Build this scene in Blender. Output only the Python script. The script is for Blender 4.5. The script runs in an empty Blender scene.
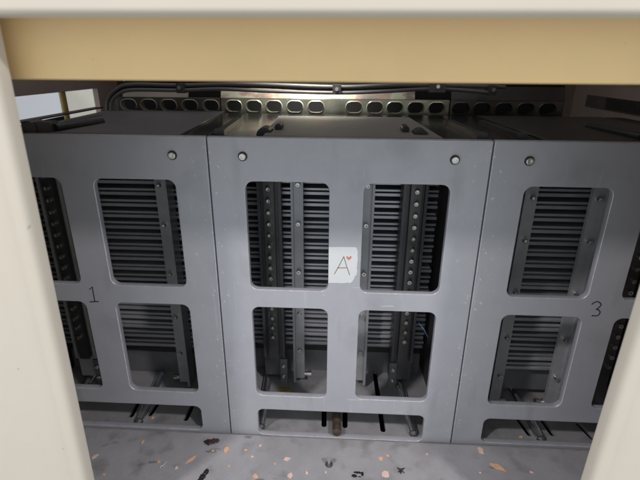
import bpy, bmesh, math, random
from mathutils import Vector, Matrix

random.seed(7)
S = bpy.context.scene
COL = S.collection

# ------------------------------------------------------------------ camera
cam_d = bpy.data.cameras.new("camera")
cam = bpy.data.objects.new("camera", cam_d)
COL.objects.link(cam)
cam_d.sensor_width = 36.0
cam_d.lens = 25.457
cam_d.clip_start = 0.01
cam_d.clip_end = 60
cam_d.dof.use_dof = True
cam_d.dof.focus_distance = 0.57
cam_d.dof.aperture_fstop = 7.0
RT = Vector((0.9986, 0.0521, 0.0060)).normalized()
FW = Vector((-0.0463, 0.9301, -0.3644)).normalized()
UP = RT.cross(FW).normalized()
RT = FW.cross(UP)
cam.matrix_world = Matrix(((RT.x, UP.x, -FW.x, -0.0049),
                           (RT.y, UP.y, -FW.y, -0.4817),
                           (RT.z, UP.z, -FW.z, 0.4817),
                           (0, 0, 0, 1)))
S.camera = cam

# ------------------------------------------------------------------ world and lamps
world = bpy.data.worlds.new("World")
S.world = world
world.use_nodes = True
bg = world.node_tree.nodes["Background"]
bg.inputs[0].default_value = (0.90, 0.955, 1.0, 1)
bg.inputs[1].default_value = 0.72


def area_lamp(x, y, z, watt, radius, target, col=(1, 0.985, 0.95)):
    d = bpy.data.lights.new("room_lamp", 'AREA')
    d.shape = 'DISK'
    d.size = radius * 2
    d.energy = watt
    d.color = col
    o = bpy.data.objects.new("room_lamp", d)
    COL.objects.link(o)
    o.location = (x, y, z)
    o.rotation_euler = (Vector(target) - Vector((x, y, z))).to_track_quat('-Z', 'Y').to_euler()
    return o


area_lamp(-0.90, -1.10, 1.62, 16.5, 0.065, (0, 0, 0.2), (1.0, 0.95, 0.97))
area_lamp(0.92, -1.10, 1.62, 16.5, 0.065, (0, 0, 0.2), (1.0, 0.95, 0.97))
# added fill lamps inside the housing, no fixture known there
_l = area_lamp(-0.06, 0.215, 0.60, 0.25, 0.04, (-0.06, 0.285, 0.425), (1.0, 0.97, 0.90))  # spot added to brighten the rear strips
_l.data.spread = math.radians(75)
_l = area_lamp(-0.08, 0.22, 0.650, 0.34, 0.05, (-0.08, 0.22, 0.0), (0.97, 0.97, 1.0))  # broad fill added to brighten lids and inner walls
_l.data.shape = 'RECTANGLE'
_l.data.size = 0.75
_l.data.size_y = 0.30

S.view_settings.view_transform = 'Standard'
S.view_settings.look = 'None'
S.view_settings.exposure = 0.0
S.view_settings.gamma = 1.0
S.cycles.max_bounces = 8

# ------------------------------------------------------------------ materials


def mat(name, base, metallic=0.0, rough=0.5, var=0.12, scale=60.0, bump=0.0, bscale=900.0,
        stretch=(1, 1, 1), spec=0.5, grain=0.0):
    m = bpy.data.materials.new(name)
    m.use_nodes = True
    nt = m.node_tree
    b = nt.nodes["Principled BSDF"]
    b.inputs["Metallic"].default_value = metallic
    b.inputs["Roughness"].default_value = rough
    b.inputs["Specular IOR Level"].default_value = spec
    tc = nt.nodes.new("ShaderNodeTexCoord")
    mp = nt.nodes.new("ShaderNodeMapping")
    mp.inputs["Scale"].default_value = stretch
    nt.links.new(tc.outputs["Object"], mp.inputs[0])
    n = nt.nodes.new("ShaderNodeTexNoise")
    n.inputs["Scale"].default_value = scale
    n.inputs["Detail"].default_value = 6
    n.inputs["Roughness"].default_value = 0.72
    nt.links.new(mp.outputs[0], n.inputs["Vector"])
    r = nt.nodes.new("ShaderNodeMapRange")
    r.inputs["From Min"].default_value = 0.28
    r.inputs["From Max"].default_value = 0.72
    r.inputs["To Min"].default_value = 1 - var
    r.inputs["To Max"].default_value = 1 + var
    nt.links.new(n.outputs["Fac"], r.inputs["Value"])
    fac = r.outputs[0]
    if grain > 0:
        g = nt.nodes.new("ShaderNodeTexNoise")
        g.inputs["Scale"].default_value = 1500
        g.inputs["Detail"].default_value = 2
        nt.links.new(mp.outputs[0], g.inputs["Vector"])
        gr = nt.nodes.new("ShaderNodeMapRange")
        gr.inputs["From Min"].default_value = 0.3
        gr.inputs["From Max"].default_value = 0.7
        gr.inputs["To Min"].default_value = 1 - grain
        gr.inputs["To Max"].default_value = 1 + grain
        nt.links.new(g.outputs["Fac"], gr.inputs["Value"])
        mu = nt.nodes.new("ShaderNodeMath")
        mu.operation = 'MULTIPLY'
        nt.links.new(fac, mu.inputs[0])
        nt.links.new(gr.outputs[0], mu.inputs[1])
        fac = mu.outputs[0]
    mx = nt.nodes.new("ShaderNodeVectorMath")
    mx.operation = 'SCALE'
    mx.inputs[0].default_value = base
    nt.links.new(fac, mx.inputs["Scale"])
    nt.links.new(mx.outputs[0], b.inputs["Base Color"])
    rr = nt.nodes.new("ShaderNodeMapRange")
    rr.inputs["To Min"].default_value = max(0.03, rough - 0.08)
    rr.inputs["To Max"].default_value = min(1, rough + 0.08)
    nt.links.new(n.outputs["Fac"], rr.inputs["Value"])
    nt.links.new(rr.outputs[0], b.inputs["Roughness"])
    if bump > 0:
        bn = nt.nodes.new("ShaderNodeTexNoise")
        bn.inputs["Scale"].default_value = bscale
        bn.inputs["Detail"].default_value = 3
        nt.links.new(mp.outputs[0], bn.inputs["Vector"])
        bp = nt.nodes.new("ShaderNodeBump")
        bp.inputs["Strength"].default_value = bump
        bp.inputs["Distance"].default_value = 0.0006
        nt.links.new(bn.outputs["Fac"], bp.inputs["Height"])
        nt.links.new(bp.outputs[0], b.inputs["Normal"])
    m["mix"] = mx.name
    return m


def overlay(m, colour, mask_builder, rough=None):
    """Mix a second real colour (wear, stains) over a material, where mask_builder gives a mask socket."""
    nt = m.node_tree
    b = nt.nodes["Principled BSDF"]
    src = b.inputs["Base Color"].links[0].from_socket
    mask = mask_builder(nt)
    mix = nt.nodes.new("ShaderNodeMix")
    mix.data_type = 'RGBA'
    nt.links.new(mask, mix.inputs["Factor"])
    nt.links.new(src, mix.inputs["A"])
    mix.inputs["B"].default_value = (*colour, 1)
    nt.links.new(mix.outputs["Result"], b.inputs["Base Color"])


def noise_mask(scale, lo, hi, detail=4, stretch=(1, 1, 1), amount=1.0, offset=(0, 0, 0), band=None):
    def f(nt):
        tc = nt.nodes.new("ShaderNodeTexCoord")
        mp = nt.nodes.new("ShaderNodeMapping")
        mp.inputs["Scale"].default_value = stretch
        mp.inputs["Location"].default_value = offset
        nt.links.new(tc.outputs["Object"], mp.inputs[0])
        n = nt.nodes.new("ShaderNodeTexNoise")
        n.inputs["Scale"].default_value = scale
        n.inputs["Detail"].default_value = detail
        nt.links.new(mp.outputs[0], n.inputs["Vector"])
        r = nt.nodes.new("ShaderNodeMapRange")
        r.inputs["From Min"].default_value = lo
        r.inputs["From Max"].default_value = hi
        r.inputs["To Max"].default_value = amount
        nt.links.new(n.outputs["Fac"], r.inputs["Value"])
        out = r.outputs[0]
        if band:                              # limit the wear to |x| near the plate's edges
            sp = nt.nodes.new("ShaderNodeSeparateXYZ")
            nt.links.new(tc.outputs["Object"], sp.inputs[0])
            ab = nt.nodes.new("ShaderNodeMath")
            ab.operation = 'ABSOLUTE'
            nt.links.new(sp.outputs[0], ab.inputs[0])
            br = nt.nodes.new("ShaderNodeMapRange")
            br.inputs["From Min"].default_value = band[0]
            br.inputs["From Max"].default_value = band[1]
            nt.links.new(ab.outputs[0], br.inputs["Value"])
            mu = nt.nodes.new("ShaderNodeMath")
            mu.operation = 'MULTIPLY'
            nt.links.new(out, mu.inputs[0])
            nt.links.new(br.outputs[0], mu.inputs[1])
            out = mu.outputs[0]
        return out
    return f


M = {}
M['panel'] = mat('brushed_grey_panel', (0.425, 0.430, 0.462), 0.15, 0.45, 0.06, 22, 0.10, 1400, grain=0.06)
overlay(M['panel'], (0.62, 0.64, 0.66), noise_mask(190, 0.64, 0.68, 4, amount=0.85, band=(0.118, 0.146)))
overlay(M['panel'], (0.20, 0.20, 0.21), noise_mask(9, 0.56, 0.76, 6, amount=0.5, offset=(3, 1, 2)))
for _k in ('panel',):
    overlay(M[_k], (0.56, 0.58, 0.60), noise_mask(120, 0.66, 0.72, 3, stretch=(1, 1, 0.06), amount=0.35))
    overlay(M[_k], (0.24, 0.235, 0.23), noise_mask(30, 0.60, 0.78, 6, stretch=(1, 1, 0.25), amount=0.40, offset=(2, 7, 1)))
    overlay(M[_k], (0.60, 0.62, 0.64), noise_mask(70, 0.69, 0.70, 2, stretch=(0.22, 1, 1.8), amount=0.5, offset=(4, 1, 3)))
M['panel_side'] = mat('matt_grey_panel', (0.375, 0.381, 0.410), 0.15, 0.46, 0.06, 22, 0.10, 1400, grain=0.06)  # darker panel copy: weaker reflection on the side panels put into colour
overlay(M['panel_side'], (0.62, 0.64, 0.66), noise_mask(190, 0.64, 0.68, 4, amount=0.85, band=(0.118, 0.146)))
overlay(M['panel_side'], (0.20, 0.20, 0.21), noise_mask(9, 0.56, 0.76, 6, amount=0.5, offset=(1, 4, 2)))
overlay(M['panel_side'], (0.50, 0.52, 0.54), noise_mask(120, 0.66, 0.72, 3, stretch=(1, 1, 0.06), amount=0.30, offset=(3, 3, 3)))
overlay(M['panel_side'], (0.19, 0.185, 0.18), noise_mask(30, 0.60, 0.78, 6, stretch=(1, 1, 0.25), amount=0.40, offset=(8, 7, 1)))
M['bare'] = mat('bare_milled_edge', (0.50, 0.505, 0.54), 0.35, 0.34, 0.25, 120)  # lighter colour paints the highlight that panel edges catch
M['rib'] = mat('ribbed_aluminium', (0.45, 0.46, 0.49), 0.55, 0.33, 0.15, 40, stretch=(0.2, 1, 4))
M['bar'] = mat('grey_anodised_bar', (0.36, 0.365, 0.38), 0.35, 0.40, 0.10, 60, 0.05, 900, grain=0.05)
M['dark'] = mat('dark_anodised', (0.10, 0.10, 0.105), 0.4, 0.42, 0.2, 50)
M['mid'] = mat('mid_grey_column', (0.50, 0.49, 0.47), 0.25, 0.45, 0.15, 50)  # lighter column copy: light entering the left rack put into its colour
M['darkface'] = mat('dark_grey_strip', (0.115, 0.113, 0.11), 0.5, 0.36, 0.2, 50)
M['inner'] = mat('inner_side_plate', (0.045, 0.045, 0.05), 0.2, 0.6, 0.25, 20)
M['base'] = mat('grey_base_bar', (0.17, 0.175, 0.185), 0.25, 0.45, 0.15, 30)
M['steel'] = mat('bright_screw_steel', (0.66, 0.64, 0.60), 0.95, 0.24, 0.15, 300)
M['washer'] = mat('black_washer', (0.03, 0.03, 0.03), 0.3, 0.5, 0.1, 100)
M['chrome'] = mat('chrome_rod', (0.80, 0.81, 0.84), 0.94, 0.17, 0.10, 60, stretch=(1, 0.2, 1))
M['rust'] = mat('oily_brown_rod', (0.16, 0.12, 0.085), 0.6, 0.4, 0.5, 70)
M['gloss'] = mat('glossy_black_rail', (0.035, 0.034, 0.034), 0.3, 0.16, 0.15, 25)
M['lid'] = mat('dark_grey_lid', (0.17, 0.17, 0.175), 0.2, 0.42, 0.10, 14, grain=0.07)
M['lid_mid'] = mat('charcoal_lid', (0.24, 0.23, 0.21), 0.1, 0.6, 0.10, 14, grain=0.07)
M['lid_dark'] = mat('near_black_lid', (0.07, 0.066, 0.066), 0.3, 0.34, 0.12, 14, grain=0.07)  # darker lid copy: the shade on the right lid put into its colour
M['rubber'] = mat('black_rubber', (0.02, 0.02, 0.021), 0.0, 0.45, 0.2, 100)
M['cream'] = mat('cream_enamel', (0.62, 0.565, 0.47), 0.0, 0.36, 0.025, 6, 0.05, 500)
M['beige'] = mat('beige_enamel', (0.93, 0.655, 0.315), 0.0, 0.42, 0.05, 6, 0.05, 500)  # warm bounced light on the fascia is put into this base colour
overlay(M['cream'], (0.43, 0.37, 0.29), noise_mask(5, 0.60, 0.80, 6, amount=0.22))
overlay(M['cream'], (0.30, 0.25, 0.19), noise_mask(140, 0.735, 0.76, 3, amount=0.45))
overlay(M['beige'], (0.60, 0.40, 0.20), noise_mask(6, 0.55, 0.80, 6, stretch=(0.6, 1, 1.5), amount=0.30, offset=(1, 2, 3)))
overlay(M['beige'], (0.45, 0.30, 0.16), noise_mask(110, 0.735, 0.76, 3, amount=0.5, offset=(7, 2, 3)))
M['floor'] = mat('grey_floor_plate', (0.385, 0.376, 0.39), 0.12, 0.48, 0.14, 16, 0.12, 800, grain=0.06)
overlay(M['floor'], (0.17, 0.16, 0.15), noise_mask(38, 0.56, 0.72, 5, amount=0.5))
overlay(M['floor'], (0.46, 0.46, 0.47), noise_mask(420, 0.70, 0.73, 2, amount=0.7))
overlay(M['floor'], (0.13, 0.115, 0.10), noise_mask(11, 0.60, 0.74, 6, amount=0.40, offset=(1.3, 0.4, 0)))
overlay(M['floor'], (0.10, 0.10, 0.105), noise_mask(60, 0.66, 0.69, 6, stretch=(0.35, 1, 1), amount=0.6, offset=(5, 2, 0)))
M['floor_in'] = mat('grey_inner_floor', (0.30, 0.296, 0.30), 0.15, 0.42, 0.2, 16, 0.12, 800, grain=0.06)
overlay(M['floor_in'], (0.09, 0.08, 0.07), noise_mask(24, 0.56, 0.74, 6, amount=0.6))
M['pit'] = mat('black_pit', (0.015, 0.015, 0.015), 0, 0.8)
M['wall'] = mat('brown_grey_wall', (0.36, 0.29, 0.26), 0.0, 0.6, 0.1, 8)
M['wall_r'] = mat('taupe_wall', (0.55, 0.46, 0.40), 0.0, 0.6, 0.1, 8)
M['white'] = mat('white_sheet', (0.78, 0.79, 0.82), 0.0, 0.4, 0.03, 8)
M['ivory'] = mat('ivory_sheet', (0.66, 0.62, 0.53), 0.0, 0.4, 0.05, 8)
M['ochre'] = mat('ochre_post', (0.38, 0.27, 0.09), 0.2, 0.4, 0.2, 30)
M['smoke'] = mat('grey_patch', (0.15, 0.14, 0.13), 0.0, 0.3, 0.15, 40)
M['smoke2'] = mat('dark_print', (0.05, 0.055, 0.055), 0.0, 0.3, 0.6, 160)
M['cable'] = mat('grey_cable', (0.15, 0.145, 0.14), 0.0, 0.45, 0.08, 40)
M['ink'] = mat('black_marker', (0.035, 0.035, 0.045), 0.0, 0.6, 0.3, 300)
M['pen'] = mat('brown_pen', (0.22, 0.17, 0.11), 0.0, 0.6, 0.5, 700)
M['red'] = mat('red_pen', (0.60, 0.20, 0.17), 0.0, 0.6, 0.3, 600)
M['paper'] = mat('white_paper', (0.68, 0.70, 0.70), 0.0, 0.55, 0.03, 120, 0.15, 300)
overlay(M['paper'], (0.60, 0.57, 0.52), noise_mask(90, 0.62, 0.75, 4, amount=0.5, stretch=(1, 1, 0.35)))
M['chip_orange'] = mat('orange_flake', (0.78, 0.46, 0.27), 0.0, 0.6, 0.15, 200)
M['chip_pink'] = mat('pink_flake', (0.80, 0.57, 0.48), 0.0, 0.6, 0.12, 200)
M['chip_pale'] = mat('pale_flake', (0.52, 0.50, 0.48), 0.0, 0.6, 0.12, 200)
M['grime'] = mat('black_grime', (0.018, 0.016, 0.016), 0.0, 0.35, 0.5, 300, 0.6, 500)
M['grime_brown'] = mat('dark_brown_grime', (0.045, 0.022, 0.018), 0.0, 0.4, 0.6, 250, 0.8, 500)
M['orange_dirt'] = mat('ochre_dirt', (0.30, 0.21, 0.10), 0.1, 0.7, 0.5, 200)


def painted_reflection():  # coloured reflections on the middle strip, painted through a noise ramp
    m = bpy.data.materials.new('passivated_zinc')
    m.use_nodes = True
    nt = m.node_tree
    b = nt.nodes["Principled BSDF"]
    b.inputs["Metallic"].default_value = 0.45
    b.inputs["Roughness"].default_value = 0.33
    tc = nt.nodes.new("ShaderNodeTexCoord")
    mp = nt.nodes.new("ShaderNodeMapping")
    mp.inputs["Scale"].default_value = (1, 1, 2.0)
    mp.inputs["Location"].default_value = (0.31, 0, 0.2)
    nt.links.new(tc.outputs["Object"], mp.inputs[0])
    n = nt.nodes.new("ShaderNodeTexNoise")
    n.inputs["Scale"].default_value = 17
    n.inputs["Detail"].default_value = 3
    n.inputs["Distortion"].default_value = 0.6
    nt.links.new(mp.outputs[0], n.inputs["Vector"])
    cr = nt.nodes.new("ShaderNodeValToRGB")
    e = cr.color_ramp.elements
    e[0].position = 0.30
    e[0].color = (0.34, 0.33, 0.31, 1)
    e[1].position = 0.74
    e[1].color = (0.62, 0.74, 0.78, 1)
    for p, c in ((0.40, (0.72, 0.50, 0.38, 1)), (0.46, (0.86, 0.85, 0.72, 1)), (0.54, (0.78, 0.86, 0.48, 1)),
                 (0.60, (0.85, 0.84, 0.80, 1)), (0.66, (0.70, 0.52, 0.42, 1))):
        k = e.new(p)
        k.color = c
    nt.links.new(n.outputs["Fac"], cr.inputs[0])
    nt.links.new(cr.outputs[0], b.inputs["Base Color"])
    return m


M['zinc'] = painted_reflection()

# ------------------------------------------------------------------ mesh helpers


def finish(name, bm, m, parent=None, smooth=False, bevel=0.0):
    if bevel:
        bmesh.ops.bevel(bm, geom=[e for e in bm.edges if e.calc_face_angle(0) > 0.5], offset=bevel,
                        segments=2, profile=0.5, affect='EDGES', clamp_overlap=True)
    bmesh.ops.recalc_face_normals(bm, faces=bm.faces)
    me = bpy.data.meshes.new(name)
    bm.to_mesh(me)
    bm.free()
    me.materials.append(m)
    if smooth:
        for p in me.polygons:
            p.use_smooth = True
    o = bpy.data.objects.new(name, me)
    COL.objects.link(o)
    o.parent = parent
    if smooth:
        auto_smooth(me)
    return o


def auto_smooth(me, ang=0.7):
    bm = bmesh.new()
    bm.from_mesh(me)
    for e in bm.edges:
        if len(e.link_faces) == 2 and e.calc_face_angle(0) > ang:
            e.smooth = False
    bm.to_mesh(me)
    bm.free()


def box(bm, x0, x1, y0, y1, z0, z1, skew=0.0):
    v = []
    for z in (z0, z1):
        for x, y in ((x0, y0), (x1, y0), (x1, y1), (x0, y1)):
            v.append(bm.verts.new((x - skew * y, y, z)))
    for f in ((0, 1, 2, 3), (7, 6, 5, 4), (0, 4, 5, 1), (1, 5, 6, 2), (2, 6, 7, 3), (3, 7, 4, 0)):
        bm.faces.new([v[i] for i in f])


def cyl(bm, a, b, r, n=20, r2=None):
    a, b = Vector(a), Vector(b)
    r2 = r if r2 is None else r2
    q = (b - a).to_track_quat('Z', 'Y')
    A, Bv = [], []
    for i in range(n):
        t = 2 * math.pi * i / n
        d = q @ Vector((math.cos(t), math.sin(t), 0))
        A.append(bm.verts.new(a + d * r))
        Bv.append(bm.verts.new(b + d * r2))
    for i in range(n):
        j = (i + 1) % n
        bm.faces.new((A[i], A[j], Bv[j], Bv[i]))
    bm.faces.new(A[::-1])
    bm.faces.new(Bv)


def tube(bm, pts, r, n=10, sub=6):
    P = [Vector(p) for p in pts]
    P = [P[0] * 2 - P[1]] + P + [P[-1] * 2 - P[-2]]
    path = []
    for i in range(1, len(P) - 2):
        for k in range(sub):
            t = k / sub
            p0, p1, p2, p3 = P[i - 1:i + 3]
            path.append(0.5 * ((2 * p1) + (p2 - p0) * t + (2 * p0 - 5 * p1 + 4 * p2 - p3) * t * t + (3 * p1 - p0 - 3 * p2 + p3) * t ** 3))
    path.append(P[-2])
    rings = []
    for i, p in enumerate(path):
        d = (path[min(i + 1, len(path) - 1)] - path[max(i - 1, 0)]).normalized()
        s = d.cross(Vector((0, 0.3, 1))).normalized()
        u = s.cross(d)
        rings.append([bm.verts.new(p + (s * math.cos(2 * math.pi * k / n) + u * math.sin(2 * math.pi * k / n)) * r) for k in range(n)])
    for a, b in zip(rings, rings[1:]):
        for k in range(n):
            bm.faces.new((a[k], a[(k + 1) % n], b[(k + 1) % n], b[k]))
    bm.faces.new(rings[0][::-1])
    bm.faces.new(rings[-1])


def rrect(x0, x1, z0, z1, r, n=7):
    pts = []
    for cx, cz, a in ((x1 - r, z1 - r, 0), (x0 + r, z1 - r, 90), (x0 + r, z0 + r, 180), (x1 - r, z0 + r, 270)):
        for k in range(n + 1):
            t = math.radians(a + 90 * k / n)
            pts.append((cx + r * math.cos(t), cz + r * math.sin(t)))
    return pts


def plate(name, loops, thick, bev, m, parent=None, plane='XZ', at=0.0, edge=None):
    """A flat plate with holes (first loop outside, the others holes), chamfered on every edge.
    plane XZ: its front face lies at y = at and it goes back; plane XY: its top lies at z = at."""
    cu = bpy.data.curves.new(name, 'CURVE')
    cu.dimensions = '2D'
    cu.fill_mode = 'BOTH'
    cu.extrude = thick / 2 - bev
    cu.bevel_depth = bev
    cu.bevel_resolution = 1
    cu.offset = -bev
    for lp in loops:
        s = cu.splines.new('POLY')
        s.points.add(len(lp) - 1)
        for p, q in zip(s.points, lp):
            p.co = (q[0], q[1], 0, 1)
        s.use_cyclic_u = True
    tmp = bpy.data.objects.new(name, cu)
    COL.objects.link(tmp)
    dg = bpy.context.evaluated_depsgraph_get()
    me = bpy.data.meshes.new_from_object(tmp.evaluated_get(dg))
    bpy.data.objects.remove(tmp)
    bpy.data.curves.remove(cu)
    if plane == 'XZ':
        me.transform(Matrix(((1, 0, 0, 0), (0, 0, -1, at + thick / 2), (0, 1, 0, 0), (0, 0, 0, 1))))
    else:
        me.transform(Matrix.Translation((0, 0, at - thick / 2)))
    bm = bmesh.new()
    bm.from_mesh(me)
    bmesh.ops.remove_doubles(bm, verts=bm.verts, dist=1e-6)
    bmesh.ops.recalc_face_normals(bm, faces=bm.faces)
    bm.to_mesh(me)
    bm.free()
    me.name = name
    me.materials.clear()
    me.materials.append(m)
    if edge:                       # chamfers take a lighter colour as a painted edge highlight
        me.materials.append(edge)
        for p in me.polygons:
            n = sorted(abs(c) for c in p.normal)
            ny = abs(p.normal.y if plane == 'XZ' else p.normal.z)
            if 0.2 < ny < 0.97:
                p.material_index = 1
    o = bpy.data.objects.new(name, me)
    COL.objects.link(o)
    o.parent = parent
    return o


def ribbon(bm, pts, w, y):
    """A pen stroke on a plate in the XZ plane, raised by 0.15 mm."""
    P = [Vector((p[0], p[1])) for p in pts]
    L, Rr = [], []
    for i, p in enumerate(P):
        d = (P[min(i + 1, len(P) - 1)] - P[max(i - 1, 0)]).normalized()
        nrm = Vector((-d.y, d.x)) * w / 2
        L.append(p + nrm)
        Rr.append(p - nrm)
    for i in range(len(P) - 1):
        q = [L[i], L[i + 1], Rr[i + 1], Rr[i]]
        f = [bm.verts.new((v.x, y, v.y)) for v in q]
        b = [bm.verts.new((v.x, y + 0.00012, v.y)) for v in q]
        bm.faces.new(f)
        for k in range(4):
            bm.faces.new((f[k], b[k], b[(k + 1) % 4], f[(k + 1) % 4]))


def spline(pts, n=6):
    P = [Vector(p) for p in pts]
    P = [P[0] * 2 - P[1]] + P + [P[-1] * 2 - P[-2]]
    out = []
    for i in range(1, len(P) - 2):
        for k in range(n):
            t = k / n
            p0, p1, p2, p3 = P[i - 1:i + 3]
            out.append(0.5 * ((2 * p1) + (p2 - p0) * t + (2 * p0 - 5 * p1 + 4 * p2 - p3) * t * t + (3 * p1 - p0 - 3 * p2 + p3) * t ** 3))
    out.append(P[-2])
    return out


def tag(o, label, cat, group=None):
    o['label'] = label
    o['category'] = cat
    if group:
        o['group'] = group
    return o


def thing(name, label, cat, loc=(0, 0, 0), group=None):
    o = bpy.data.objects.new(name, None)
    o.empty_display_size = 0.03
    COL.objects.link(o)
    o.location = loc
    return tag(o, label, cat, group)


def structure(o):
    o['kind'] = 'structure'
    return o


SK = 0.05          # the racks behind the front plates run very slightly to the left

# ------------------------------------------------------------------ the setting: floor and machine housing
slots = [((-0.3067, 0.056), (-0.3046, 0.026)), ((-0.2760, 0.056), (-0.2782, 0.030)), ((-0.2225, 0.060), (-0.2228, 0.0238)),
         ((-0.0242, 0.070), (-0.0226, 0.0238)), ((0.0073, 0.070), (0.0073, 0.0237)), ((0.0570, 0.146), (0.0609, 0.0192)),
         ((0.2580, 0.060), (0.2644, 0.0237)), ((0.2930, 0.060), (0.2967, 0.0256)), ((0.3423, 0.050), (0.3492, 0.0214))]


def obround(a, b, r, n=8):
    a, b = Vector(a), Vector(b)
    d = (b - a).normalized()
    t0 = math.atan2(d.y, d.x)
    pts = []
    for c, s in ((b, -90), (a, 90)):
        for k in range(n + 1):
            t = t0 + math.radians(s + 180 * k / n)
            pts.append((c.x + r * math.cos(t), c.y + r * math.sin(t)))
    return pts


fl = plate('floor', [[(-0.56, -0.0025), (0.56, -0.0025), (0.56, 0.56), (-0.56, 0.56)]] + [obround(a, b, 0.0036) for a, b in slots],
           0.005, 0.0003, M['floor_in'], None, 'XY', 0.0)
structure(fl)
bm = bmesh.new()
box(bm, -0.56, 0.56, 0.0, 0.56, -0.05, -0.03)
structure(finish('underfloor', bm, M['pit']))
fp = plate('front_floor', [[(-0.7, -0.20), (0.7, -0.20), (0.7, -0.0045), (-0.7, -0.0045)]], 0.012, 0.0008, M['floor'], None, 'XY', 0.0035)
structure(fp)

bm = bmesh.new()
box(bm, -0.49, 0.6, 0.55, 0.56, -0.05, 0.66)
structure(finish('back_wall', bm, M['wall']))
bm = bmesh.new()
box(bm, -0.6, 0.6, -0.118, 0.56, 0.661, 0.67)
structure(finish('ceiling', bm, M['wall']))
# the left side wall has an opening towards the bright room
bm = bmesh.new()
box(bm, -0.50, -0.49, -0.118, 0.10, 0.0, 0.66)
box(bm, -0.50, -0.49, 0.10, 0.43, 0.0, 0.33)
box(bm, -0.50, -0.49, 0.10, 0.43, 0.4325, 0.66)
box(bm, -0.50, -0.49, 0.43, 0.549, 0.0, 0.66)
bmesh.ops.remove_doubles(bm, verts=bm.verts, dist=1e-6)
structure(finish('side_wall', bm, M['wall']))
bm = bmesh.new()
box(bm, 0.48, 0.49, -0.118, 0.549, 0.0, 0.66)
structure(finish('side_wall', bm, M['wall_r']))

# outside the left opening: a white sheet and an ivory sheet with an ochre post between them
t = thing('outer_panel', 'bright white sheet seen through the gap at upper left', 'panel', (-0.90, 0.70, -0.1))
bm = bmesh.new(); box(bm, -0.004, 0, -0.30, 0.29, 0.0, 0.70); finish('sheet', bm, M['white'], t, bevel=0.0008)
bm = bmesh.new(); box(bm, -0.012, -0.0045, -0.30, 0.29, 0.67, 0.70); finish('rail', bm, M['ivory'], t, bevel=0.0008)
t = thing('outer_panel', 'ivory cream sheet beside the ochre post at upper left', 'panel', (-0.90, 1.16, -0.1))
bm = bmesh.new(); box(bm, -0.004, 0, -0.155, 0.20, 0.0, 0.70); finish('sheet', bm, M['ivory'], t, bevel=0.0008)
bm = bmesh.new(); box(bm, -0.012, -0.0045, -0.155, 0.20, 0.67, 0.70); finish('rail', bm, M['ivory'], t, bevel=0.0008)
bm = bmesh.new()
cyl(bm, (-0.497, 0.322, 0.25), (-0.497, 0.322, 0.4415), 0.0055, 16)
cyl(bm, (-0.497, 0.322, 0.25), (-0.497, 0.322, 0.26), 0.009, 16)
tag(finish('post', bm, M['ochre'], smooth=True), 'thin ochre post between white and ivory sheets at upper left', 'post')

# right wall: a smoky patch of sheet with a dark printed label, and a paler strip below
t = thing('wall_plate', 'smoky grey plate with dark print on the right inner wall', 'plate', (0.48, 0.40, 0.40))
bm = bmesh.new(); box(bm, -0.002, 0.0, -0.17, 0.09, 0.004, 0.026); finish('backing', bm, M['smoke'], t)
bm = bmesh.new(); box(bm, -0.0028, -0.0021, -0.165, 0.015, 0.006, 0.0255); finish('print', bm, M['smoke2'], t)
bm = bmesh.new()
box(bm, 0.472, 0.4795, 0.15, 0.545, 0.455, 0.4632)
tag(finish('trim_strip', bm, M['wall'], bevel=0.001), 'dim trim strip running along the top of the right inner wall', 'trim')

# ------------------------------------------------------------------ cabinet opening
cab = thing('cabinet_frame', 'cream enamel opening of the machine cabinet framing the view', 'cabinet frame', (0, -0.165, 0))
cy = -0.165


def post_mesh(sign, e_top, e_bot):
    """Prism with a stepped front; e = inner edge at z 0.482 and 0.0985."""
    prof = [(0.0012, 0.0155), (0.0, 0.0143), (0.0, 0.0050), (0.0013, 0.0018), (0.0045, 0.0), (0.0085, -0.0003), (0.0115, -0.0014), (0.0135, -0.0026),
            (0.024, -0.0034), (0.030, -0.0046), (0.034, -0.0058), (0.5, -0.0064), (0.5, 0.0155)]
    bm = bmesh.new()
    sl = (e_top - e_bot) / (0.482 - 0.0985)
    rings = []
    for z in (-0.35, -0.1, 0.1, 0.3, 0.505, 0.70):
        e = e_bot + sl * (z - 0.0985)
        rings.append([bm.verts.new((e + sign * px, py, z)) for px, py in prof])
    for a, b in zip(rings, rings[1:]):
        for k in range(len(prof)):
            j = (k + 1) % len(prof)
            bm.faces.new((a[k], a[j], b[j], b[k]))
    bm.faces.new(rings[0])
    bm.faces.new(rings[-1])
    return bm


p1 = finish('side_post', post_mesh(-1, -0.2427, -0.2515), M['cream'], cab, smooth=True)
p2 = finish('side_post', post_mesh(1, 0.2318, 0.2287), M['cream'], cab, smooth=True)
# header: rounded lip in front, fascia set back under it, tinted with painted warm bounce
bm = bmesh.new()
prof = [(-0.016, 0.72)]
for k in range(9):
    a = math.radians(180 + 90 * k / 8)
    prof.append((-0.0115 + 0.0045 * math.cos(a), 0.5130 + 0.0045 * math.sin(a)))
prof += [(0.010, 0.5085), (0.010, 0.72)]
rings = [[bm.verts.new((x, y, z)) for y, z in prof] for x in (-0.75, 0.75)]
for k in range(len(prof)):
    j = (k + 1) % len(prof)
    bm.faces.new((rings[0][k], rings[0][j], rings[1][j], rings[1][k]))
bm.faces.new(rings[0]); bm.faces.new(rings[1])
finish('header_lip', bm, M['cream'], cab, smooth=True)
bm = bmesh.new()
prof = [(0.028, 0.75), (0.028, 0.472), (0.0285, 0.4698), (0.030, 0.4688), (0.040, 0.4688), (0.040, 0.75)]
rings = [[bm.verts.new((x, y, z)) for y, z in prof] for x in (-0.74, 0.74)]
for k in range(len(prof)):
    j = (k + 1) % len(prof)
    bm.faces.new((rings[0][k], rings[0][j], rings[1][j], rings[1][k]))
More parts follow.
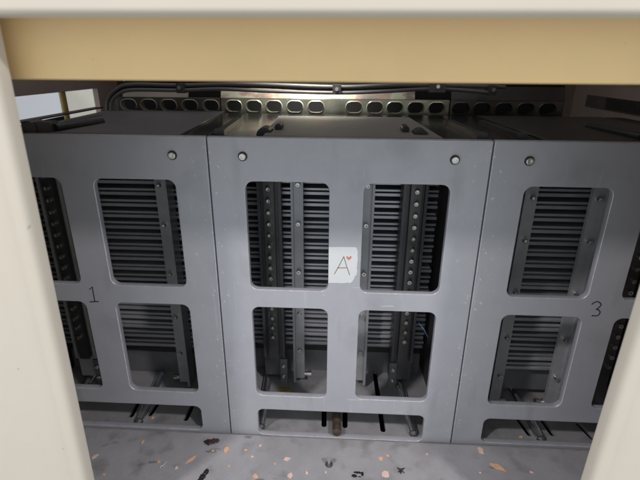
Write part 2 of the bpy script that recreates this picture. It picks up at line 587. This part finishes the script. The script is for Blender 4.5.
bm.faces.new(rings[0]); bm.faces.new(rings[1])
fa = finish('fascia', bm, M['beige'], cab, smooth=True)
fa['label'] = 'beige set back fascia under the cream lip'
bm = bmesh.new()
box(bm, -0.7, 0.7, 0.0, 0.014, -0.35, -0.012)
finish('sill', bm, M['cream'], cab, bevel=0.003)

# ------------------------------------------------------------------ magazine racks
W1, W2 = 0.0190, 0.1122        # window columns, from the rack's middle
CACHE = {}


def cached(key, builder):
    """Build a part once; later racks get a copy that shares its mesh."""
    if key not in CACHE:
        CACHE[key] = builder()
        return CACHE[key]
    o = CACHE[key].copy()
    COL.objects.link(o)
    return o


def put(key, builder, parent):
    o = cached(key, builder)
    o.parent = parent
    return o


def front_panel_loops(slot_z):
    L = [rrect(-0.1506, 0.1506, 0.0, 0.408, 0.0012, 2)]
    for s in (-1, 1):
        for z0, z1 in ((0.2270, 0.3600), (0.0688, 0.2026)):
            x0, x1 = sorted((s * W1, s * W2))
            L.append(rrect(x0, x1, z0, z1, 0.0095))
    L.append(rrect(-W2, W2, slot_z, 0.0454, 0.0085))
    return L


def ribs_bm():
    bm = bmesh.new()
    z = 0.0600
    while z < 0.380:
        j, k = random.uniform(-0.0003, 0.0003), random.uniform(-0.0007, 0.0007)
        box(bm, -0.136, 0.136 + 2 * k, 0.134 + k, 0.1638, z + j, z + 0.0048 + j, SK)
        box(bm, -0.136, 0.136 - 2 * k, 0.1355 - k, 0.1636, z + 0.0064 - j, z + 0.0100 - j, SK)
        z += 0.01655
    bmesh.ops.bevel(bm, geom=bm.edges[:], offset=0.0005, segments=1, affect='EDGES')
    return bm


def column_bm():
    bm = bmesh.new()
    box(bm, -0.0165, 0.0165, 0.116, 0.133, 0.012, 0.392, SK)
    box(bm, -0.0165, -0.0125, 0.109, 0.117, 0.05, 0.392, SK)
    box(bm, 0.0125, 0.0165, 0.109, 0.117, 0.05, 0.392, SK)
    return bm


def cap_screw(r, h, y=0.0):
    """Socket cap screw pointing at -Y, its seat at the origin."""
    bm = bmesh.new()
    n = 18
    prof = [(r, 0.0), (r, -h * 0.82), (r * 0.84, -h), (r * 0.52, -h), (r * 0.50, -h * 0.45), (0.0, -h * 0.42)]
    rings = []
    for rr, yy in prof:
        if rr == 0:
            rings.append([bm.verts.new((0, yy, 0))])
        else:
            rings.append([bm.verts.new((rr * math.cos(2 * math.pi * k / n), yy, rr * math.sin(2 * math.pi * k / n))) for k in range(n)])
    for a, b in zip(rings, rings[1:]):
        for k in range(n):
            j = (k + 1) % n
            if len(b) == 1:
                bm.faces.new((a[k], a[j], b[0]))
            else:
                bm.faces.new((a[k], a[j], b[j], b[k]))
    return bm


def screw_at(key, r, h, name, parent, loc):
    o = put(key, lambda: finish(name, cap_screw(r, h), M['steel'], None, smooth=True), parent)
    o.location = loc
    return o


def guide_bar(root, x, lit_side, dy):
    """Bright grey upright with a turned flange and four bolts; x = middle of its face."""
    def build():
        bm = bmesh.new()
        box(bm, -0.0068, 0.0068, 0.110, 0.116, 0.012, 0.392, 0)
        e = 0.0068
        box(bm, e - 0.0002, e + 0.0032, 0.106, 0.131, 0.006, 0.392, 0)
        return finish('guide_bar', bm, M['bar'], None, bevel=0.0006)

    def build_m():
        bm = bmesh.new()
        box(bm, -0.0068, 0.0068, 0.110, 0.116, 0.012, 0.392, 0)
        e = -0.0068
        box(bm, e - 0.0032, e + 0.0002, 0.106, 0.131, 0.006, 0.392, 0)
        return finish('guide_bar', bm, M['bar'], None, bevel=0.0006)
    b = put('bar%d' % lit_side, build if lit_side > 0 else build_m, root)
    b.location = (x - SK * (0.11 + dy), dy, 0)
    for z in (0.330, 0.2745, 0.2010, 0.1305, 0.0670):
        screw_at('bolt', 0.0033, 0.0062, 'bolt', b, (0, 0.110, z))
    k = put('knob', lambda: finish('knob', knob_bm(), M['steel'], None, smooth=True), b)
    k.location = (0.0036 * lit_side, 0.1165, 0.016)
    k.rotation_euler = (0, 0, 0 if lit_side < 0 else math.pi)
    return b


def knob_bm():
    bm = bmesh.new()
    cyl(bm, (0.004, 0, 0), (0.010, 0, 0), 0.0058, 16)
    cyl(bm, (0.010, 0, 0), (0.015, 0, 0), 0.0040, 16)
    cyl(bm, (0.015, 0, 0), (0.021, 0, 0), 0.0052, 16)
    return bm


def rack(cx, label, bars, rods, lid_mat, lid_x, lid_back, number=None, dy=0.0, ribx=0.0, cols=(-0.0990, 0.0990), colmat='dark', basez=0.0, panel_key='panel_side'):
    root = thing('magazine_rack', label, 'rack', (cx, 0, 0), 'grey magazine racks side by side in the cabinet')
    pan = put(panel_key, lambda: plate('front_panel', front_panel_loops(0.0012 if panel_key == 'panel' else 0.0048), 0.0085, 0.0009, M[panel_key], None, 'XZ', 0.0, M['bare']), root)  # 'bare' is the painted edge highlight on the chamfers
    for s in (-1, 1):
        sc = put('pscrew', lambda: finish('screw', cap_screw(0.0039, 0.0030), M['steel'], None, smooth=True), pan)
        sc.location = (s * 0.1128, -0.0006, 0.3875)
        ws = put('washer', lambda: finish('washer', washer_bm(), M['washer'], None), sc)
    if number:
        bm = bmesh.new()
        for st in number:
            ribbon(bm, [(p[0] - cx, p[1]) for p in st], 0.0014, -0.00022)
        finish('number_mark', bm, M['ink'], pan)
    def backing():
        bm = bmesh.new()
        box(bm, -0.1365, 0.1365, 0.1640, 0.167, 0.050, 0.393, SK)
        return finish('backing_plate', bm, M['pit'])  # black colour stands for the shade between the ribs
    put('backing', backing, root).location = (ribx, dy, 0)
    put('ribs', lambda: finish('ribbed_plate', ribs_bm(), M['rib']), root).location = (ribx, dy, 0)

    def base():
        bm = bmesh.new()
        box(bm, -0.136, 0.136, 0.147, 0.160, 0.0, 0.040, SK)
        return finish('base_bar', bm, M['base'], None, bevel=0.0012)
    put('base', base, root).location = (ribx, dy, basez)

    for s in (-1, 1):
        def side():
            bm = bmesh.new()
            box(bm, -0.0015, 0.0015, 0.010, 0.252, 0.001, 0.399, SK)
            return finish('side_plate', bm, M['inner'])
        o = put('side', side, root)
        o.location = (s * 0.1445, 0, 0)
        c = put('col' + colmat, lambda: finish('bolt_column', column_bm(), M[colmat], None, bevel=0.0006), root)
        c.location = (cols[0 if s < 0 else 1] - SK * dy, dy, 0)

        def strip():
            bm = bmesh.new()
            box(bm, -0.0072, 0.0072, 0.105, 0.1155, 0.052, 0.391, SK)
            return finish('face_strip', bm, M['darkface'], None, bevel=0.0008)
        put('strip', strip, c)
        for k in range(17):
            screw_at('cbolt', 0.0034, 0.0058, 'bolt', c, (-SK * 0.105, 0.1051, 0.3760 - 0.01655 * k - 0.035 + 0.0165))

        def foot():
            bm = bmesh.new()
            box(bm, -0.0045, 0.0065, 0.111, 0.1158, 0.0005, 0.046, SK)
            return finish('foot_bracket', bm, M['base'], None, bevel=0.0008)
        fb = put('foot', foot, c)
        fb.location = (-s * 0.0130, 0, 0)
        for z in (0.034, 0.014):
            screw_at('fbolt', 0.0034, 0.0034, 'bolt', fb, (0.001 - SK * 0.111, 0.1111, z))
    for x, side_ in bars:
        guide_bar(root, x, side_, dy)
    for xf, xb, yb, r, z in rods:
        bm = bmesh.new()
        cyl(bm, (xf, 0.0125, z), (xb, yb, z), r, 24)
        gr = finish('guide_rod', bm, M['chrome'], root, smooth=True)
        bm = bmesh.new()
        cyl(bm, (xf + 0.0001, 0.0088, z - 0.0012), (xf, 0.0123, z), r * 0.60, 24, r * 0.98)
        finish('rod_end', bm, M['darkface'], gr, smooth=True)
    # top: lid plate between two glossy black rails
    lp = plate('top_lid', [[(lid_x[0], 0.0095), (lid_x[1], 0.0095), (lid_x[1] - SK * lid_back, lid_back), (lid_x[0] - SK * lid_back, lid_back)]],
               0.004, 0.0004, lid_mat, root, 'XY', 0.4085)
    return root


def washer_bm():
    bm = bmesh.new()
    cyl(bm, (0, 0.0005, 0), (0, -0.0004, 0), 0.0051, 24)
    return bm


def rail(root, x0, x1, slot=None):
    o = plate('top_rail', [[(x0, 0.0095), (x1, 0.0095), (x1 - SK * 0.255, 0.255), (x0 - SK * 0.255, 0.255)]], 0.005, 0.0005, M['gloss'], root, 'XY', 0.4065)
    if slot is not None:
        bm = bmesh.new()
        box(bm, slot - 0.004, slot + 0.004, 0.020, 0.145, 0.4066, 0.4125, SK)
        box(bm, slot - 0.0055, slot + 0.0055, 0.014, 0.030, 0.4066, 0.4132, SK)
        finish('slide_handle', bm, M['rubber'], o, bevel=0.0012)
    return o


def roller(root, x, y, z, r, ln):
    bm = bmesh.new()
    cyl(bm, (x, y, z), (x, y + ln, z), r, 28)
    o = finish('roller', bm, M['rubber'], root, smooth=True, bevel=0.0008)
    bm = bmesh.new()
    cyl(bm, (x, y - 0.0008, z), (x, y + 0.001, z), r * 0.55, 20)
    finish('hub', bm, M['washer'], o, smooth=True)
    return o


one = [[(-0.313, 0.2201), (-0.3087, 0.2241), (-0.3090, 0.2032)], [(-0.3157, 0.2027), (-0.3040, 0.2037)]]
three = [spline([(0.2898, 0.2205), (0.2925, 0.2233), (0.2963, 0.2243), (0.3005, 0.2205), (0.2973, 0.2146), (0.2962, 0.2143)], 6),
         spline([(0.2962, 0.2143), (0.2990, 0.2136), (0.3016, 0.2103), (0.2997, 0.2058), (0.2930, 0.2056)], 6)]

rl = rack(-0.3025, 'left grey rack with number 1 handwritten on its front plate', [(-0.0550, -1), (0.0610, 1)],
          [(0.0155, 0.0080, 0.115, 0.0063, 0.0030), (-0.0950, -0.1030, 0.115, 0.0063, 0.0030)], M['lid'], (-0.0720, 0.1190), 0.262, one, dy=-0.020, ribx=0.0, cols=(-0.0905, 0.1150), colmat='mid')
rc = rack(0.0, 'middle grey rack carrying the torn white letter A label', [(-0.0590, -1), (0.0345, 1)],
          [(-0.1115, -0.1185, 0.128, 0.0063, 0.0030), (0.1020, 0.0935, 0.128, 0.0063, 0.0030)], M['lid_mid'], (-0.0915, 0.1005), 0.206, panel_key='panel')
rr = rack(0.3025, 'right grey rack with number 3 handwritten on its front plate', [(-0.0725, -1), (0.0060, 1)],
          [(-0.0265, -0.0325, 0.115, 0.0063, 0.0030), (0.1000, 0.0930, 0.115, 0.0063, 0.0030)], M['lid_dark'], (-0.0950, 0.0900), 0.240, three, dy=-0.045, ribx=-0.006, cols=(-0.1200, 0.0690), basez=0.014)

rail(rl, 0.1205, 0.1500)
rail(rc, -0.1500, -0.0930, -0.1400)
rail(rc, 0.1020, 0.1500, 0.1430)
rail(rr, -0.1500, -0.0965, -0.1180)
rail(rr, 0.0915, 0.1300)
# rear cross rail of the middle rack, behind its shorter lid
bm = bmesh.new(); box(bm, -0.0925, 0.1010, 0.2085, 0.255, 0.400, 0.4058, SK); finish('cross_rail', bm, M['gloss'], rc, bevel=0.0006)
roller(rc, -0.0945, 0.032, 0.4050, 0.0088, 0.022)
roller(rc, -0.0815, 0.055, 0.4112, 0.0042, 0.020)
roller(rc, 0.0810, 0.032, 0.4052, 0.0086, 0.022)
roller(rc, 0.0660, 0.050, 0.4112, 0.0042, 0.020)
# the brown oily shaft under the middle rack
bm = bmesh.new(); cyl(bm, (-0.0040, 0.001, 0.0095), (-0.0060, 0.075, 0.0095), 0.0062, 20)
sh = finish('drive_shaft', bm, M['rust'], rc, smooth=True); sh['label'] = 'brown oily shaft lying in the bottom slot'
# actuator bars on top of the outer racks
for root, p, q, bx in ((rl, (-0.0255, 0.020, 0.4125), (-0.0125, 0.100, 0.4100), -0.041), (rr, (0.0075, 0.020, 0.4105), (0.0010, 0.120, 0.4090), 0.030)):
    bm = bmesh.new()
    cyl(bm, p, q, 0.0042, 16)
    rb = finish('actuator_bar', bm, M['rubber'], root, smooth=True, bevel=0.0008)
    bm = bmesh.new()
    if root is rl:
        box(bm, bx - 0.006, bx + 0.014, 0.014, 0.030, 0.4086, 0.4190)
        cyl(bm, (bx - 0.010, 0.012, 0.4120), (bx - 0.010, 0.032, 0.4120), 0.0085, 24)
        finish('bracket', bm, M['dark'], rb, bevel=0.0006)
# raised thin flange left of the left lid
bm = bmesh.new(); box(bm, -0.0660, -0.0525, 0.0, 0.185, 0.4185, 0.4200, 0.0); finish('flange', bm, M['gloss'], rl)

# ------------------------------------------------------------------ letter label
lab = thing('paper_label', 'torn white paper label with handwritten letter A and red heart', 'label', (0, 0, 0.24))
outline = [(-0.0204, 0.2847), (-0.004, 0.2852), (0.0125, 0.2854), (0.0138, 0.2835), (0.0141, 0.2818), (0.0150, 0.2800), (0.0146, 0.2760),
           (0.0152, 0.2692), (0.0146, 0.2640), (0.0148, 0.2616), (0.0141, 0.2590), (0.0152, 0.2565), (0.0144, 0.2505), (0.0121, 0.2478), (0.0124, 0.2466),
           (0.0100, 0.2420), (0.0076, 0.2393), (0.0040, 0.2397), (0.0011, 0.2391), (-0.0048, 0.2386), (-0.0090, 0.2391), (-0.0119, 0.2386), (-0.0170, 0.2388), (-0.0204, 0.2384)]
outline = [(max(a, -0.0186), b - 0.24) for a, b in outline]
plate('sheet', [outline], 0.0003, 0.00003, M['paper'], lab, 'XZ', -0.00045)
bm = bmesh.new()
for st in ([(-0.0117, 0.2506), (-0.0065, 0.2612), (-0.0012, 0.2732)], [(-0.0012, 0.2735), (0.0022, 0.2620), (0.0063, 0.2498)], [(-0.0082, 0.2586), (0.0026, 0.2592)]):
    ribbon(bm, [(a, b - 0.24) for a, b in st], 0.00085, -0.00062)
finish('letter', bm, M['pen'], lab)
bm = bmesh.new()
hp = [(0.0045, 0.2689), (0.0022, 0.2712), (0.0017, 0.2734), (0.0030, 0.2740), (0.0046, 0.2722), (0.0062, 0.2741), (0.0080, 0.2738), (0.0074, 0.2714)]
vs = [bm.verts.new((a, -0.00062, b - 0.24)) for a, b in hp]
bm.faces.new(vs)
g = bmesh.ops.extrude_face_region(bm, geom=bm.faces[:])
bmesh.ops.translate(bm, vec=(0, 0.00012, 0), verts=[v for v in g['geom'] if isinstance(v, bmesh.types.BMVert)])
finish('heart', bm, M['red'], lab)

# ------------------------------------------------------------------ perforated strips behind the racks
holes = [-0.3635, -0.3295, -0.2956, -0.2601, -0.2249, -0.1865, -0.1532, -0.1201, -0.0855, -0.0511, 0.0109, 0.0449, 0.0771, 0.1108,
         0.1443, 0.1824, 0.2156, 0.2503, 0.2847, 0.3190]


def strip_part(x0, x1, label, m, web, fl_x):
    t = thing('perforated_strip', label, 'perforated strip', ((x0 + x1) / 2, 0.285, 0.40), 'perforated strips behind the racks')
    c = (x0 + x1) / 2
    loops = [rrect(x0 - c, x1 - c, -0.03, 0.0272, 0.001, 2)]
    for h in holes:
        if x0 + 0.012 < h < x1 - 0.012:
            loops.append(rrect(h - c - 0.0134, h - c + 0.0134, 0.0056, 0.0240, 0.0091))
    o = plate('strip', loops, 0.003, 0.0005, web, t)
    bm = bmesh.new()
    a = [(-0.0002, 0.0276), (0.0085, 0.0480), (0.0100, 0.0474), (0.0014, 0.0272)]
    ra = [bm.verts.new((fl_x[0] - c, y, z)) for y, z in a]
    rb_ = [bm.verts.new((fl_x[1] - c, y, z)) for y, z in a]
    for k in range(4):
        j = (k + 1) % 4
        bm.faces.new((ra[k], ra[j], rb_[j], rb_[k]))
    bm.faces.new(ra); bm.faces.new(rb_)
    finish('top_flange', bm, m, t)
    for h in holes:
        if x0 + 0.012 < h < x1 - 0.012:
            # flanged collar round each hole
            bm = bmesh.new()
            outer = rrect(h - c - 0.0142, h - c + 0.0142, 0.0048, 0.0248, 0.0099)
            inner = rrect(h - c - 0.0131, h - c + 0.0131, 0.0059, 0.0237, 0.0088)
            n = len(outer)
            ro = [bm.verts.new((p[0], -0.0004, p[1])) for p in outer]
            ri = [bm.verts.new((p[0], -0.0014, p[1])) for p in inner]
            rb = [bm.verts.new((p[0], 0.012, p[1])) for p in inner]
            for k in range(n):
                j = (k + 1) % n
                bm.faces.new((ro[k], ro[j], ri[j], ri[k]))
                bm.faces.new((ri[k], ri[j], rb[j], rb[k]))
            finish('collar', bm, m, o, smooth=True)
    return t


M['web_mid'] = mat('yellowish_steel_web', (0.42, 0.42, 0.34), 0.7, 0.26, 0.4, 24)  # yellow tint continues the painted reflection around the holes
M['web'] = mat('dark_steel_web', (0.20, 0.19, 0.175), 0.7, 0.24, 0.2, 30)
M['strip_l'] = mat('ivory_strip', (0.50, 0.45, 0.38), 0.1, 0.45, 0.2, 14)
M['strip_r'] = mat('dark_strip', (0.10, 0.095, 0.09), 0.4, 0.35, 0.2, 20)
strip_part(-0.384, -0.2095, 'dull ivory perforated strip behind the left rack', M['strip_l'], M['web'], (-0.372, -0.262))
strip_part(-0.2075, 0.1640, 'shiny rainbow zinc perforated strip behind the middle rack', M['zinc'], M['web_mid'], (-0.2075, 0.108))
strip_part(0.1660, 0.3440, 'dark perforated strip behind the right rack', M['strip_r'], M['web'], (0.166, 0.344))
bm = bmesh.new()
box(bm, -0.40, 0.36, 0.330, 0.333, 0.30, 0.45)
structure(finish('inner_wall', bm, M['pit']))

# ------------------------------------------------------------------ cables and clamps under the header
cab_pts = [
    ('grey cable running highest under the header', [(-0.391, 0.262, 0.395), (-0.386, 0.262, 0.424), (-0.370, 0.262, 0.440), (-0.345, 0.262, 0.4480), (-0.265, 0.262, 0.4475), (-0.16, 0.262, 0.4500), (-0.017, 0.262, 0.4470), (0.06, 0.262, 0.4500), (0.137, 0.262, 0.4505), (0.24, 0.262, 0.4490)], 0.0029),
    ('grey cable sagging lowest above the perforated strips', [(-0.381, 0.256, 0.395), (-0.377, 0.256, 0.421), (-0.363, 0.256, 0.434), (-0.340, 0.256, 0.4400), (-0.265, 0.256, 0.4400), (-0.20, 0.256, 0.4425), (-0.12, 0.256, 0.4400), (-0.017, 0.256, 0.4385), (0.05, 0.256, 0.4410), (0.137, 0.256, 0.4455), (0.222, 0.256, 0.4405)], 0.0028),
    ('thin dark cable between the two grey cables', [(-0.386, 0.266, 0.395), (-0.382, 0.266, 0.424), (-0.366, 0.266, 0.438), (-0.340, 0.266, 0.4445), (-0.265, 0.266, 0.4440), (-0.15, 0.266, 0.4460), (-0.017, 0.266, 0.4425), (0.137, 0.266, 0.4480)], 0.0024)]
for i, (lb, pts, r) in enumerate(cab_pts):
    bm = bmesh.new()
    tube(bm, pts, r)
    o = finish('cable', bm, M['cable'] if i < 2 else M['rubber'], smooth=True)
    tag(o, lb, 'cable', 'cables above the racks')


def clamp(x, z, w, m, label):
    t = thing('cable_clamp', label, 'clamp', (x, 0.262, z), 'clamps holding the cables')
    bm = bmesh.new()
    box(bm, -w / 2, w / 2, -0.0115, 0.0105, -0.0065, 0.008)
    finish('body', bm, m, t, bevel=0.0012)
    bm = bmesh.new()
    cyl(bm, (0, -0.0155, 0.002), (0, -0.0110, 0.002), 0.0028, 14)
    finish('bolt', bm, M['steel'], t, smooth=True)
    return t


clamp(-0.262, 0.4425, 0.012, M['dark'], 'small dark clamp on the cables above the left rack')
clamp(-0.017, 0.4425, 0.013, M['dark'], 'small dark clamp on the cables above the middle rack')
clamp(0.136, 0.4475, 0.024, M['cable'], 'wide pale grey clamp on the cables left of the right rack')
clamp(0.219, 0.4435, 0.012, M['dark'], 'dark clamp at the right end of the cables')

# ------------------------------------------------------------------ debris on the front floor plate
FZ = 0.0035
rng = random.Random(3)


def flake(name, x, y, w, h, m, label, group, rot=0.0, n=6, th=0.0006, jag=0.42, cat='flake', z=FZ):
    n = rng.choice((4, 5, 5, 6, 7))
    bm = bmesh.new()
    c, s = math.cos(rot), math.sin(rot)
    top, bot = [], []
    for k in range(n):
        a = 2 * math.pi * (k + rng.uniform(-0.25, 0.25)) / n
        q = rng.uniform(1 - jag, 1 + jag * 0.6)
        px, py = w / 2 * q * math.cos(a), h / 2 * q * math.sin(a)
        px, py = px * c - py * s, px * s + py * c
        bot.append(bm.verts.new((px, py, 0.0)))
        top.append(bm.verts.new((px * 0.96, py * 0.96, th * rng.uniform(0.8, 1.3))))
    bm.faces.new(top)
    bm.faces.new(bot[::-1])
    for k in range(n):
        j = (k + 1) % n
        bm.faces.new((bot[k], bot[j], top[j], top[k]))
    o = finish(name, bm, m)
    o.location = (x, y, z + 0.0001)
    return tag(o, label, cat, group)


GR = 'paint flakes on the floor plate'
O_, P_, A_ = M['chip_orange'], M['chip_pink'], M['chip_pale']
for x, y, w, h, m, lb, rot in [
    (-0.3172, -0.0525, 0.0060, 0.0115, P_, 'pink flake against the left cabinet post', -0.5),
    (-0.2655, -0.0245, 0.0028, 0.0072, O_, 'thin upright orange sliver below the number 1 rack', -0.1),
    (-0.2318, -0.0555, 0.0038, 0.0046, O_, 'small round orange flake left of the pale curl', 0.2),
    (-0.1918, -0.0500, 0.0055, 0.0160, O_, 'long slanted orange flake left of the brown grime lump', -0.5),
    (-0.1674, -0.0340, 0.0056, 0.0058, O_, 'square orange flake just below the brown grime lump', 0.2),
    (-0.1499, -0.0305, 0.0058, 0.0116, O_, 'tall orange flake under the seam of left and middle racks', -0.1),
    (-0.2051, -0.0632, 0.0050, 0.0045, P_, 'small pink flake below the long slanted orange flake', 0.3),
    (-0.2919, -0.0787, 0.0052, 0.0040, O_, 'orange flake at the bottom left beside the cabinet post', 0.1),
    (-0.1402, -0.0564, 0.0027, 0.0030, O_, 'tiny orange flake below the tall orange flake', 0.0),
    (-0.1244, -0.0307, 0.0064, 0.0060, O_, 'orange flake under the left foot of the middle rack', 0.4),
    (-0.1059, -0.0221, 0.0054, 0.0040, P_, 'small pink flake below the middle rack left rod', 0.2),
    (-0.0691, -0.0421, 0.0116, 0.0063, P_, 'broad pink flake left of the small standing bolt', 0.3),
    (-0.1029, -0.0707, 0.0074, 0.0080, O_, 'orange flake at the lower edge left of large pink one', 0.5),
    (-0.0610, -0.0669, 0.0105, 0.0082, P_, 'large pink flake at the lower edge below the broad one', 0.6),
    (-0.0822, -0.0500, 0.0032, 0.0036, O_, 'tiny orange flake just left of the broad pink flake', 0.0),
    (-0.1131, -0.0407, 0.0042, 0.0030, P_, 'tiny pink flake right of and below the tall orange flake', 0.4),
    (-0.0406, -0.0613, 0.0044, 0.0052, P_, 'pink flake below left of the small standing bolt', 0.7),
    (-0.0165, -0.0599, 0.0031, 0.0056, P_, 'small pink flake directly below the standing bolt', 0.1),
    (0.0540, -0.0342, 0.0062, 0.0078, O_, 'orange flake below the right end of the middle rack slot', 0.4),
    (0.0629, -0.0289, 0.0042, 0.0026, O_, 'tiny orange flake above right of another orange flake', -0.5),
    (0.0566, -0.0586, 0.0115, 0.0112, P_, 'large pink flake left of the black insect shaped speck', 0.6),
    (0.1879, -0.0126, 0.0092, 0.0140, P_, 'tall pink flake under the left foot of the number 3 rack', 0.2),
    (0.2004, -0.0391, 0.0185, 0.0085, O_, 'largest orange flake, below the number 3 rack', -0.45),
    (0.1150, -0.0234, 0.0040, 0.0046, O_, 'small orange flake below the seam of middle and right racks', -0.5),
    (0.2412, -0.0443, 0.0066, 0.0036, P_, 'pink flake right of the largest orange flake', -0.3),
    (0.1768, -0.0488, 0.0040, 0.0030, P_, 'tiny pink flake left of the largest orange flake', 0.1),
]:
    flake('paint_flake', x, y, w, h, m, lb, GR, rot)
flake('paint_flake', 0.2506, 0.0171, 0.0060, 0.0036, O_, 'orange flake inside the bottom slot of the number 3 rack', GR, 0.4, z=0.0)
flake('paint_flake', -0.2715, 0.0236, 0.0050, 0.0062, O_, 'orange flake beside the chrome rod under the number 1 rack', GR, 0.4, z=0.0)

# a pale curl of shaving
bm = bmesh.new()
tube(bm, [(-0.2262, -0.0665, FZ + 0.001), (-0.2250, -0.0630, FZ + 0.002), (-0.2232, -0.0615, FZ + 0.001), (-0.2222, -0.0580, FZ + 0.002), (-0.2212, -0.0555, FZ + 0.001)], 0.0007, 6)
tag(finish('shaving', bm, A_, smooth=True), 'pale curled shaving lying on the floor plate', 'shaving')


def lump(name, x, y, pieces, m, label, cat):
    bm = bmesh.new()
    for dx, dy, r, sx, sy, hh in pieces:
        g = bmesh.ops.create_icosphere(bm, subdivisions=3, radius=1.0)
        for v in g['verts']:
            k = 1 + 0.22 * math.sin(7 * v.co.x + 3 * dx * 900) * math.cos(6 * v.co.y + 2) + rng.uniform(-0.10, 0.10)
            v.co = Vector((dx + v.co.x * r * sx * k, dy + v.co.y * r * sy * k, max(0.0, v.co.z * hh * k)))
    o = finish(name, bm, m, smooth=True)
    o.location = (x, y, FZ + 0.0001)
    return tag(o, label, cat)


lump('grime_lump', -0.1729, -0.0191, [(-0.003, -0.001, 0.0065, 1.1, 0.75, 0.0022), (0.004, 0.0012, 0.0055, 1.1, 0.75, 0.0026)], M['grime_brown'], 'dark reddish brown lump of grime below the left rack', 'grime')
lump('grime_lump', -0.1674, -0.0715, [(0.001, 0.004, 0.0030, 1, 1.5, 0.0018), (-0.0015, -0.003, 0.0034, 1.1, 1.3, 0.0018), (-0.003, -0.009, 0.0030, 1, 1.4, 0.0015)], M['grime'], 'elongated black grime streak at the bottom edge left of middle', 'grime')
lump('grime_lump', 0.0235, -0.0605, [(-0.0045, -0.002, 0.0026, 1.3, 0.9, 0.0006), (0.000, 0.003, 0.0030, 1.7, 0.6, 0.0006), (0.0055, 0.0015, 0.0020, 0.8, 1.6, 0.0006), (0.002, -0.0030, 0.0012, 1.6, 0.7, 0.0005)], M['grime'], 'black broken ring of grime right of the standing bolt', 'grime')
bm = bmesh.new()
for a, b in (((-0.004, 0.0035), (0.0035, -0.0035)), ((-0.0035, -0.0025), (0.0045, 0.0035)), ((0.0, 0.0), (-0.001, -0.005))):
    tube(bm, [(a[0], a[1], 0.0006), ((a[0] + b[0]) / 2, (a[1] + b[1]) / 2, 0.0016), (b[0], b[1], 0.0006)], 0.0007, 6)
g = bmesh.ops.create_icosphere(bm, subdivisions=2, radius=0.0018)
bmesh.ops.translate(bm, vec=(0, 0, 0.0014), verts=g['verts'])
o = finish('grime_speck', bm, M['grime'], smooth=True)
o.location = (0.0778, -0.0515, FZ)
tag(o, 'black insect shaped speck with crossed legs on the floor plate', 'speck')

# ochre dirt round the foot of the middle rack's left rod
lump('dirt_patch', -0.0870, 0.0930, [(0, 0, 0.010, 1.3, 0.9, 0.0008), (0.006, -0.006, 0.006, 1.2, 0.9, 0.0007)], M['orange_dirt'], 'ochre dirt patch by the foot of the middle rack left rod', 'dirt').location.z = 0.0

# a thin blue wire end hanging beside the right bolt column of the middle rack
M['blue'] = mat('blue_wire', (0.16, 0.30, 0.55), 0.0, 0.4, 0.1, 100)
bm = bmesh.new()
tube(bm, [(0.1150, 0.120, 0.1165), (0.1190, 0.115, 0.1130), (0.1229, 0.110, 0.1095), (0.1275, 0.100, 0.1030)], 0.0006, 8)
tag(finish('wire', bm, M['blue'], smooth=True), 'thin blue wire hanging inside the lower right window of the middle rack', 'wire')

# small bolt standing on the floor plate
t = thing('standing_bolt', 'small steel bolt standing upright on the front floor plate', 'bolt', (-0.0132, -0.0475, FZ))
bm = bmesh.new(); cyl(bm, (0, 0, 0), (0, 0, 0.0085), 0.0021, 14); finish('shank', bm, M['steel'], t, smooth=True)
bm = bmesh.new(); cyl(bm, (0, 0, 0.0086), (0, 0, 0.0118), 0.0034, 6); finish('head', bm, M['steel'], t, bevel=0.0004)
bm = bmesh.new(); cyl(bm, (0, 0, 0.0001), (0, 0, 0.0012), 0.0048, 18); finish('washer', bm, M['dark'], t)

# fine pale specks that nobody could count
bm = bmesh.new()
for k in range(240):
    x, y = rng.uniform(-0.34, 0.30), rng.uniform(-0.10, -0.008)
    r = rng.choice((0.0003, 0.0004, 0.0005, 0.0007))
    n = 5
    a0 = rng.uniform(0, 6)
    v = [bm.verts.new((x + r * rng.uniform(0.6, 1.3) * math.cos(a0 + 2 * math.pi * i / n), y + r * rng.uniform(0.6, 1.3) * math.sin(a0 + 2 * math.pi * i / n), FZ + 0.0004)) for i in range(n)]
    c = bm.verts.new((x, y, FZ + 0.0008))
    for i in range(n):
        bm.faces.new((v[i], v[(i + 1) % n], c))
sp = finish('fine_debris', bm, A_)
sp['kind'] = 'stuff'
tag(sp, 'fine pale specks scattered over the front floor plate', 'debris')
